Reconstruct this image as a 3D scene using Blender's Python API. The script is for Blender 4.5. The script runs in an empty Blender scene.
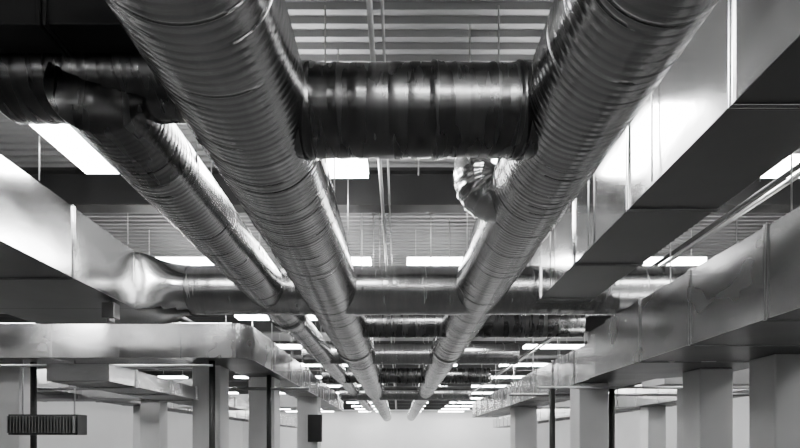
import bpy, bmesh, math, random
from mathutils import Vector, noise
random.seed(7)
ZC=1.6
scn=bpy.context.scene
# ------------------------------------------------ materials
def mat(name, base=0.5, metal=0.0, rough=0.5, nscale=4.0, var=0.15, bump=0.0, bscale=8.0, stretch=(1,1,1), rvar=0.1, emit=0, detail=2):
    m=bpy.data.materials.new(name); m.use_nodes=True
    nt=m.node_tree; N=nt.nodes; L=nt.links
    b=N['Principled BSDF']
    tc=N.new('ShaderNodeTexCoord'); mp=N.new('ShaderNodeMapping')
    mp.inputs['Scale'].default_value=stretch
    L.new(tc.outputs['Object'],mp.inputs['Vector'])
    n=N.new('ShaderNodeTexNoise'); n.inputs['Scale'].default_value=nscale; n.inputs['Detail'].default_value=detail
    L.new(mp.outputs[0],n.inputs['Vector'])
    r=N.new('ShaderNodeMapRange'); r.inputs[1].default_value=0.2; r.inputs[2].default_value=0.8
    r.inputs[3].default_value=max(0,base*(1-var)); r.inputs[4].default_value=min(1,base*(1+var))
    L.new(n.outputs['Fac'],r.inputs[0])
    L.new(r.outputs[0],b.inputs['Base Color'])
    r2=N.new('ShaderNodeMapRange'); r2.inputs[1].default_value=0.2; r2.inputs[2].default_value=0.8
    r2.inputs[3].default_value=max(0.03,rough-rvar); r2.inputs[4].default_value=min(1,rough+rvar)
    L.new(n.outputs['Fac'],r2.inputs[0]); L.new(r2.outputs[0],b.inputs['Roughness'])
    b.inputs['Metallic'].default_value=metal
    if bump>0:
        n2=N.new('ShaderNodeTexNoise'); n2.inputs['Scale'].default_value=bscale; n2.inputs['Detail'].default_value=3
        L.new(mp.outputs[0],n2.inputs['Vector'])
        bp=N.new('ShaderNodeBump'); bp.inputs['Strength'].default_value=bump; bp.inputs['Distance'].default_value=0.02
        L.new(n2.outputs['Fac'],bp.inputs['Height']); L.new(bp.outputs[0],b.inputs['Normal'])
    if emit:
        b.inputs['Emission Color'].default_value=(1,1,1,1); b.inputs['Emission Strength'].default_value=emit
    return m
M_wrapY=mat('foil_wrap_long',0.42,1,0.22,2,0.2,0.06,3,(1,8,1),0.05)
M_wrapX=mat('foil_wrap_cross',0.45,1,0.24,2,0.2,0.08,3,(8,1,1),0.05)
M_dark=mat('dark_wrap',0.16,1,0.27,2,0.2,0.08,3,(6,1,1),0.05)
M_foil=mat('galvanised_sheet',0.68,1,0.19,1.3,0.15,0.26,1.8,(1,1,1.4),0.08)
M_bright=mat('galvanised_sheet_lit',0.88,1,0.24,1.3,0.1,0.30,1.6,(1,1,1.4),0.08)  # same galvanised sheet, lighter base colour stands in for bright reflections
M_under_shade=mat('galvanised_underside_shade',0.14,1,0.33,1.3,0.15,0.14,1.6,(1,1,1.4),0.06)  # same sheet, shade of downward faces painted in as a darker base
M_sheet=mat('galvanised_sheet_dull',0.36,1,0.36,2.2,0.1,0.15,3,(1,1,1),0.06)
M_steel=mat('painted_dark_steel',0.018,0,0.55,3,0.3)
M_deck=mat('steel_deck',0.27,0.3,0.5,1.0,0.12)
M_rod=mat('zinc_rod',0.5,0.8,0.4)
M_conc=mat('painted_concrete',0.72,0,0.8,2,0.06,0.05,20)
M_wall=mat('wall_paint',0.85,0,0.85,0.5,0.04)
M_floor=mat('polished_concrete',0.05,0,0.4,1.0,0.15)
M_emit=mat('diffuser',0.9,0,0.5,emit=58)
M_up=mat('uplight_lens',0.9,0,0.5,emit=13)
M_house=mat('fixture_housing',0.6,0,0.4)
M_black=mat('black_plastic',0.02,0,0.5)
# ------------------------------------------------ helpers
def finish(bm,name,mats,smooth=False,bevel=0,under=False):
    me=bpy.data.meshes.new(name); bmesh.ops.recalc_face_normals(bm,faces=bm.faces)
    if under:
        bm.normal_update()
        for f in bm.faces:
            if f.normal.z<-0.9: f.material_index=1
    bm.to_mesh(me); bm.free()
    for m in (mats if isinstance(mats,(list,tuple)) else [mats]): me.materials.append(m)
    if smooth:
        for p in me.polygons: p.use_smooth=True
    o=bpy.data.objects.new(name,me); scn.collection.objects.link(o)
    if bevel:
        md=o.modifiers.new('b','BEVEL'); md.width=bevel; md.segments=2; md.limit_method='ANGLE'
    return o
def box(bm,x0,x1,y0,y1,z0,z1,mi=0):
    vs=[bm.verts.new((x,y,z+ZC)) for x in(x0,x1) for y in(y0,y1) for z in(z0,z1)]
    for f in((0,1,3,2),(4,6,7,5),(0,4,5,1),(2,3,7,6),(0,2,6,4),(1,5,7,3)):
        bm.faces.new([vs[i] for i in f]).material_index=mi
def cyl(bm,p0,p1,r,n=10,mi=0,cap=True):
    p0=Vector(p0)+Vector((0,0,ZC)); p1=Vector(p1)+Vector((0,0,ZC))
    d=(p1-p0).normalized(); a=d.orthogonal().normalized(); b=d.cross(a)
    r0=[bm.verts.new(p0+(a*math.cos(t)+b*math.sin(t))*r) for t in[2*math.pi*i/n for i in range(n)]]
    r1=[bm.verts.new(p1+(a*math.cos(t)+b*math.sin(t))*r) for t in[2*math.pi*i/n for i in range(n)]]
    for i in range(n):
        f=bm.faces.new((r0[i],r0[(i+1)%n],r1[(i+1)%n],r1[i])); f.material_index=mi; f.smooth=True
    if cap:
        bm.faces.new(r0).material_index=mi; bm.faces.new(r1).material_index=mi
def wrapped(name,axis,a0,a1,c1,cz,rad,m,pitch=0.13,seed=0,taper=None,n=64,collars=(),lipk=1.0,mats=None,split=None):
    rnd=random.Random(seed); bm=bmesh.new(); rings=[]
    t=a0; stations=[]
    while t<a1:
        w=pitch*rnd.uniform(0.85,1.15)*(1 if t<14 else 2)
        lip=rnd.uniform(0.0012,0.0026)*lipk
        if rnd.random()<0.09: lip*=2.2
        tl=rnd.uniform(-0.008,0.008); ph=rnd.uniform(0,6.28)
        for s,dr in((0.0,0.0),(0.12,lip),(0.5,lip*0.6),(0.95,0.0)):
            stations.append((t+s*w,dr,tl,ph))
        t+=w
    stations=[s for s in stations if s[0]<=a1]
    for (tt,dr,tl,ph) in stations:
        r=rad+dr
        if taper:
            for (ts,te,k) in taper:
                if tt>=te: r=rad*k+dr
                elif tt>ts: r=rad*(1+(k-1)*(tt-ts)/(te-ts))+dr
        for (cs,cw,cr) in collars:
            if abs(tt-cs)<cw: r=max(r,rad+cr)
        ring=[]
        for i in range(n):
            th=2*math.pi*i/n
            off=tl*math.cos(th+ph)*0.5+0.05*math.cos(th)
            nz=noise.noise(Vector((math.cos(th)*1.2,math.sin(th)*1.2,tt*1.6+seed*9)))*0.005
            u=(r+nz)*math.cos(th); v=(r+nz)*math.sin(th)
            if axis=='Y': co=(c1+u,tt+off,cz+v+ZC)
            else: co=(tt+off*.4,c1+u,cz+v+ZC)
            ring.append(bm.verts.new(co))
        rings.append(ring)
    for k in range(len(rings)-1):
        for i in range(n):
            f=bm.faces.new((rings[k][i],rings[k][(i+1)%n],rings[k+1][(i+1)%n],rings[k+1][i]))
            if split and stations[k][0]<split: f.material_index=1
    f=bm.faces.new(rings[0]); f.material_index=1 if split else 0
    bm.faces.new(rings[-1])
    return finish(bm,name,mats or m,smooth=True)
def rect_parts(bm,x0,x1,y0,y1,z0,z1,axis,step=1.2,rib=0.016):
    box(bm,x0,x1,y0,y1,z0,z1,0)
    t=(y0 if axis=='Y' else x0)+step*0.6; e=(y1 if axis=='Y' else x1)
    g=rib
    while t<e-0.1:
        for q in(0,0.035):
            if axis=='Y': box(bm,x0-g,x1+g,t+q,t+q+0.022,z0-g,z1+g,0)
            else: box(bm,t+q,t+q+0.022,y0-g,y1+g,z0-g,z1+g,0)
        t+=step
def rect_duct(name,x0,x1,y0,y1,z0,z1,axis='Y',step=1.2,m=None):
    bm=bmesh.new(); rect_parts(bm,x0,x1,y0,y1,z0,z1,axis,step)
    return finish(bm,name,[m or M_foil,M_steel if m is M_steel else M_under_shade],bevel=0.006,under=True)
def prism(bm,pts,z0,z1):
    lo=[bm.verts.new((x,y,z0+ZC)) for x,y in pts]; hi=[bm.verts.new((x,y,z1+ZC)) for x,y in pts]
    n=len(pts)
    for i in range(n): bm.faces.new((lo[i],lo[(i+1)%n],hi[(i+1)%n],hi[i]))
    bm.faces.new(lo); bm.faces.new(hi)
# ------------------------------------------------ room shell
XW=16; YB=-8; YF=55; ZD=3.6
bm=bmesh.new(); box(bm,-XW,XW,YB,YF,-ZC-0.2,-ZC); finish(bm,'floor',M_floor)
bm=bmesh.new(); prev=None; p=0.15; y=YB
prof=[(0,0),(0.045,0),(0.06,0.05),(0.125,0.05),(0.14,0)]
st=[]
while y<YF:
    for a,z in prof: st.append((y+a,z))
    y+=p
for a,z in st:
    v=[bm.verts.new((x,a,ZD+z+ZC)) for x in(-XW,XW)]
    if prev: bm.faces.new((prev[0],prev[1],v[1],v[0]))
    prev=v
box(bm,-XW,XW,YB,YF,ZD+0.08,ZD+0.2)
finish(bm,'ceiling',M_deck)
for nm,b in(('wall_back',(-XW,XW,YF,YF+.2,-ZC,ZD)),('wall_front',(-XW,XW,YB-.2,YB,-ZC,ZD)),
            ('wall_left',(-XW-.2,-XW,YB,YF,-ZC,ZD)),('wall_right',(XW,XW+.2,YB,YF,-ZC,ZD))):
    bm=bmesh.new(); box(bm,*b); finish(bm,nm,M_wall)
# beams
yb=-5.03
while yb<YF:
    bm=bmesh.new()
    box(bm,-XW,XW,yb+.10,yb+.13,3.12,3.56); box(bm,-XW,XW,yb,yb+.25,3.1,3.13); box(bm,-XW,XW,yb,yb+.25,3.55,3.59)
    finish(bm,'steel_beam',M_steel); yb+=4.0
# ------------------------------------------------ main round ducts
H=2.3
wrapped('round_duct','Y',-3,49,-1.02,H,0.42,M_wrapY,0.055,1,collars=((12.4,.1,.03),))
wrapped('round_duct','Y',-3,49,1.21,H,0.375,M_wrapY,0.055,2,collars=((12.9,.1,.03),))
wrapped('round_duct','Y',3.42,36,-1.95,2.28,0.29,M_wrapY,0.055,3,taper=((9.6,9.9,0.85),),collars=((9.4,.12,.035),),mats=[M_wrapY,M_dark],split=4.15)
# cross ducts
wrapped('cross_duct','X',-1.0,1.2,3.72,H,0.285,M_dark,0.14,4,lipk=3.2)
wrapped('cross_duct','X',-2.65,-1.0,3.62,2.44,0.24,M_dark,0.11,14,lipk=3)
wrapped('cross_duct','X',-3.3,6.5,8.1,H,0.36,M_wrapX,0.16,5,lipk=1.5)
wrapped('cross_duct','X',-1.0,3.6,10.4,H-.02,0.24,M_dark,0.18,6,lipk=1.5)
wrapped('cross_duct','X',-2.5,3.3,14.2,2.35,0.28,M_wrapX,0.3,8,lipk=1.5)
wrapped('cross_duct','X',-2.6,3.3,18.5,2.3,0.26,M_dark,0.3,9)
wrapped('cross_duct','X',-2.6,3.3,24.0,2.2,0.32,M_wrapX,0.4,10)
bm=bmesh.new()
cyl(bm,(-.66,3.72,H),(-.58,3.72,H),.30,48); cyl(bm,(.80,3.72,H),(.88,3.72,H),.30,48)
finish(bm,'duct_collar',M_dark)
rect_duct('rectangular_duct',-4.2,-1.2,3.14,3.41,2.46,2.95,'X',1.3,M_steel)
# upper right rectangular duct
rect_duct('rectangular_duct',2.03,2.81,-2.0,8.3,2.05,2.79,'Y',1.45)
# left rectangular duct with square-to-round elbow
bm=bmesh.new()
rect_parts(bm,-5.78,-3.74,-2,7.55,1.89,2.71,'Y',1.45)
box(bm,-5.78,-3.74,7.55,8.55,1.89,2.71)
K=40; loops=[]
for s in range(9):
    f=s/8; X=-3.74+0.62*f; loop=[]
    ff=f*f*(3-2*f)
    for i in range(K):
        th=2*math.pi*i/K; c,sn=math.cos(th),math.sin(th)
        q=max(abs(c),abs(sn)); ry=8.07+.48*c/q; rz=2.3+.41*sn/q
        cy=8.1+.37*c; cz=2.3+.37*sn
        loop.append(bm.verts.new((X,ry*(1-ff)+cy*ff,rz*(1-ff)+cz*ff+ZC)))
    loops.append(loop)
for a,b in zip(loops,loops[1:]):
    for i in range(K):
        bm.faces.new((a[i],a[(i+1)%K],b[(i+1)%K],b[i])).smooth=True
finish(bm,'rectangular_duct',[M_foil,M_under_shade],bevel=0.006,under=True)
# lower right rectangular duct
bm=bmesh.new()
rect_parts(bm,3.3,5.25,-1,8.5,1.1,1.94,'Y',1.25)
prism(bm,[(3.3,8.5),(5.25,8.5),(4.6,9.3),(3.3,9.3)],1.1,1.9)
rect_parts(bm,3.35,4.5,9.3,24,1.1,1.75,'Y',1.4)
finish(bm,'rectangular_duct',[M_bright,M_under_shade],bevel=0.006,under=True)
# mid left elbow duct
bm=bmesh.new()
pts=[(-8.5,9.5),(-3.05,9.5)]
for i in range(1,8):
    a=-math.pi/2+i*math.pi/2/8; pts.append((-3.05+.4*math.cos(a),9.9+.4*math.sin(a)))
pts+=[(-2.65,9.9),(-2.65,26),(-3.5,26),(-3.5,11.0),(-8.5,11.0)]
prism(bm,pts,1.5,2.12)
for t in(-7.4,-6.2,-5.0,-3.9): box(bm,t,t+.03,9.485,11.015,1.485,2.135)
for t in(11.5,13,14.5,16,17.5,19,20.5,22,23.5): box(bm,-3.515,-2.635,t,t+.03,1.485,2.135)
finish(bm,'rectangular_duct',[M_bright,M_under_shade],bevel=0.006,under=True)
# low left, far ducts
rect_duct('rectangular_duct',-4.75,-3.9,7.2,14,.82,1.06,'Y',1.2,M_bright)
rect_duct('rectangular_duct',-9,-8,6,45,1.2,1.9,'Y',1.5)
rect_duct('rectangular_duct',8,9.2,8,45,1.2,1.9,'Y',1.5)
rect_duct('rectangular_duct',5.3,12,10.6,11.6,1.15,1.65,'X',1.5,M_sheet)
rect_duct('rectangular_duct',-12,-4.6,13.5,14.5,1.1,1.6,'X',1.5,M_sheet)
rect_duct('rectangular_duct',-9,-3.6,20,21,1.3,1.8,'X',1.5,M_sheet)
rect_duct('rectangular_duct',4.6,9,20,21,1.3,1.8,'X',1.5,M_sheet)
# branch elbow rising from the right main
bm=bmesh.new(); path=[]
for i in range(8): path.append((Vector((1.15-.2*i/7,5.0,2.27)),Vector((-1,0,0)),1))
for i in range(1,22):
    a=i/22*math.pi/2
    path.append((Vector((.95-.22*math.sin(a),5.0,2.49-.22*math.cos(a))),Vector((-math.cos(a),0,math.sin(a))),i%4==0))
for i in range(15): path.append((Vector((.73,5.0,2.49+.055*i)),Vector((0,0,1)),i%5==0))
prev=None
for pnt,d,k in path:
    s=Vector((0,1,0)); u=d.cross(s); r=.205+(.012 if k else 0)
    ring=[bm.verts.new(pnt+Vector((0,0,ZC))+(s*math.cos(t)+u*math.sin(t))*r) for t in[2*math.pi*q/36 for q in range(36)]]
    if prev:
        for q in range(36): bm.faces.new((prev[q],prev[(q+1)%36],ring[(q+1)%36],ring[q]))
    prev=ring
bm.faces.new(prev)
finish(bm,'duct_elbow',M_foil,smooth=True)
# ------------------------------------------------ light fixtures
def fixture_mesh():
    bm=bmesh.new(); L=.6; W=.2
    def b(x0,x1,y0,y1,z0,z1,mi):
        box(bm,x0,x1,y0,y1,z0-ZC,z1-ZC,mi)
    b(-L,L,-W,W,.03,.05,1); b(-L+.005,L-.005,-W+.005,W-.005,-.03,.03,0); b(-L+.05,L-.05,-.08,.08,.05,.06,2)
    for x in(-.45,.45): b(x-.004,x+.004,-.004,.004,.06,.56,1)
    me=bpy.data.meshes.new('fluorescent_light'); bmesh.ops.recalc_face_normals(bm,faces=bm.faces); bm.to_mesh(me); bm.free()
    for m in(M_emit,M_house,M_up): me.materials.append(m)
    return me
FM=fixture_mesh()
def fixture(x,y,rot=0,z=3.02):
    o=bpy.data.objects.new('fluorescent_light',FM); scn.collection.objects.link(o)
    o.location=(x,y,z+ZC); o.rotation_euler=(0,0,rot)
fixture(-3.28,5.35,math.pi/2)
for yy in(2.2,5.4): fixture(1.56,yy,math.pi/2)  # added fixtures, unseen behind the right main, for highlights on the rectangular duct
for yy in(5.1,8.2): fixture(-1.52,yy,math.pi/2)  # likewise added, unseen behind the left main, to highlight the neighbouring duct
for x in(-.93,4.45,-7.5,8): fixture(x,5.85)
for x in(-3.75,-1.05,.75,4.5,-7.5,8): fixture(x,9.0)
for x in(-6,0.5,7): fixture(x,1.5)
for x in(-5,0.5,5): fixture(x,-3)
yy=12.9
while yy<54:
    for x in(-10.5,-7,-3.3,-1.6,1.7,4.6,8,11.5):
        if yy<13 and x==4.6: continue
        fixture(x,yy)
    if 16<yy<18: fixture(5.8,yy)
    if yy>20: fixture(5.9,yy)
    yy+=4.0
# ------------------------------------------------ columns
def column(x,y,w,top):
    bm=bmesh.new(); box(bm,x-w/2,x+w/2,y-w/2,y+w/2,-ZC,top)
    box(bm,x-w/2-.03,x+w/2+.03,y-w/2-.03,y+w/2+.03,-ZC,-ZC+.12)
    finish(bm,'concrete_column',M_conc,bevel=0.02)
column(-3.75,10.7,.55,1.5); column(-3.15,12.6,.6,1.5); column(-7.6,10.6,.5,1.5)
column(-6.4,14.0,.5,1.1); column(-3.0,18,.7,1.5)
column(3.65,10.2,.55,1.1); column(4.75,8.2,.5,1.1)
column(4.95,6.9,.5,1.1); column(6.2,11.0,.6,1.15); column(4.0,17,.7,1.1); column(-8.5,18,.6,1.2); column(8.6,18,.6,1.2)
# ------------------------------------------------ rods
bm=bmesh.new()
def rod(x,y,z0,r=.007,z1=ZD): cyl(bm,(x,y,z0),(x,y,z1),r,6)
for yy in[4.4,6.4,8.6,11.5,14.5,17.5,21,25,30]:
    for cx,r in((-1.02,.42),(1.21,.38),(-1.95,.29)):
        rod(cx-r,yy,2.3); rod(cx+r,yy,2.3)
for yy in[4.2,5.6,7.0,8.2]:
    rod(2.0,yy,2.05); rod(2.85,yy,2.05)
for yy in[3.5,5.5,7.3]: rod(-3.7,yy,2.7); rod(-5.8,yy,2.7); rod(3.32,yy+1,1.94); rod(5.27,yy+1,1.94)
for yy in[11,13,15,18,21]: rod(-2.6,yy,1.5); rod(-3.55,yy,1.5); rod(3.3,yy,1.1); rod(4.55,yy,1.1)
for x,y,z in((-.55,4.9,2.6),(-.27,7.9,2.3),(-.18,7.8,2.3),(.2,5.2,2.6),(-.36,7.9,2.3),(.45,7.3,2.4),(-.5,7.4,2.4),(.62,4.6,2.4),(-.62,5.2,2.4)): rod(x,y,z)
finish(bm,'hanger_rods',M_rod)
# pipes
def pipe(name,pts,r,m):
    bm=bmesh.new()
    for a,b in zip(pts,pts[1:]): cyl(bm,a,b,r,12)
    finish(bm,name,m)
pipe('sprinkler_pipe',[(-.20,3.0,3.06),(-.20,50,3.06)],.022,M_rod)
pipe('conduit',[(-.11,3.0,3.07),(-.11,50,3.07)],.012,M_rod)
pipe('sprinkler_pipe',[(4.0,2,2.75),(4.0,40,2.75)],.03,M_steel)
pipe('sprinkler_pipe',[(4.2,2,2.80),(4.2,40,2.80)],.03,M_sheet)
pipe('sprinkler_pipe',[(-5.0,2,2.90),(-5.0,40,2.90)],.04,M_rod)
pipe('conduit',[(-14,9.2,1.32),(-3.2,9.2,1.32)],.02,M_rod)
pipe('conduit',[(-14,12,1.2),(-2,12,1.2)],.035,M_sheet)
pipe('conduit',[(2.5,12,1.06),(14,12,1.06)],.03,M_sheet)
pipe('conduit',[(2.5,9.6,.98),(14,9.6,.98)],.02,M_rod)
for x,y in((2.95,10.2),(4.05,10.1),(-3.45,9.9),(-2.9,12),(-6.9,10.1),(5.75,8.5)):
    pipe('drain_pipe',[(x,y,-ZC),(x,y,1.5 if x<0 else 1.05)],.055,M_steel)
# unit heater / louvre
bm=bmesh.new(); box(bm,-7.05,-5.8,9.65,9.95,.13,.50,0)
for i in range(22): box(bm,-7.02+i*.056,-7.00+i*.056,9.57,9.65,.16,.47,1)
for x in(-6.9,-5.95): box(bm,x-.01,x+.01,9.8,9.82,.50,1.5,1)
finish(bm,'unit_heater',[M_black,M_sheet])
bm=bmesh.new(); box(bm,-3.95,-3.78,7.1,7.25,1.66,1.86); cyl(bm,(-3.86,7.17,1.66),(-3.86,7.17,1.6),.05,16); cyl(bm,(-3.86,7.17,1.86),(-3.86,7.17,1.9),.02,8)
finish(bm,'hanging_box',M_sheet,bevel=.01)  # small box hanging under the left duct
bm=bmesh.new(); box(bm,-2.96,-2.5,17.5,17.62,.0,.9); box(bm,-2.92,-2.54,17.48,17.5,.05,.85,1); finish(bm,'electrical_panel',[M_black,M_steel])
# world
w=bpy.data.worlds.new('w'); scn.world=w; w.use_nodes=True
w.node_tree.nodes['Background'].inputs[0].default_value=(.05,.05,.05,1)
# camera
cd=bpy.data.cameras.new('camera'); cam=bpy.data.objects.new('camera',cd); scn.collection.objects.link(cam)
cam.location=(0,0,ZC); cam.rotation_euler=(math.pi/2,0,0); cd.lens=24; cd.sensor_width=36
cd.shift_y=.2725; cd.shift_x=.0025; cd.clip_end=200
scn.camera=cam
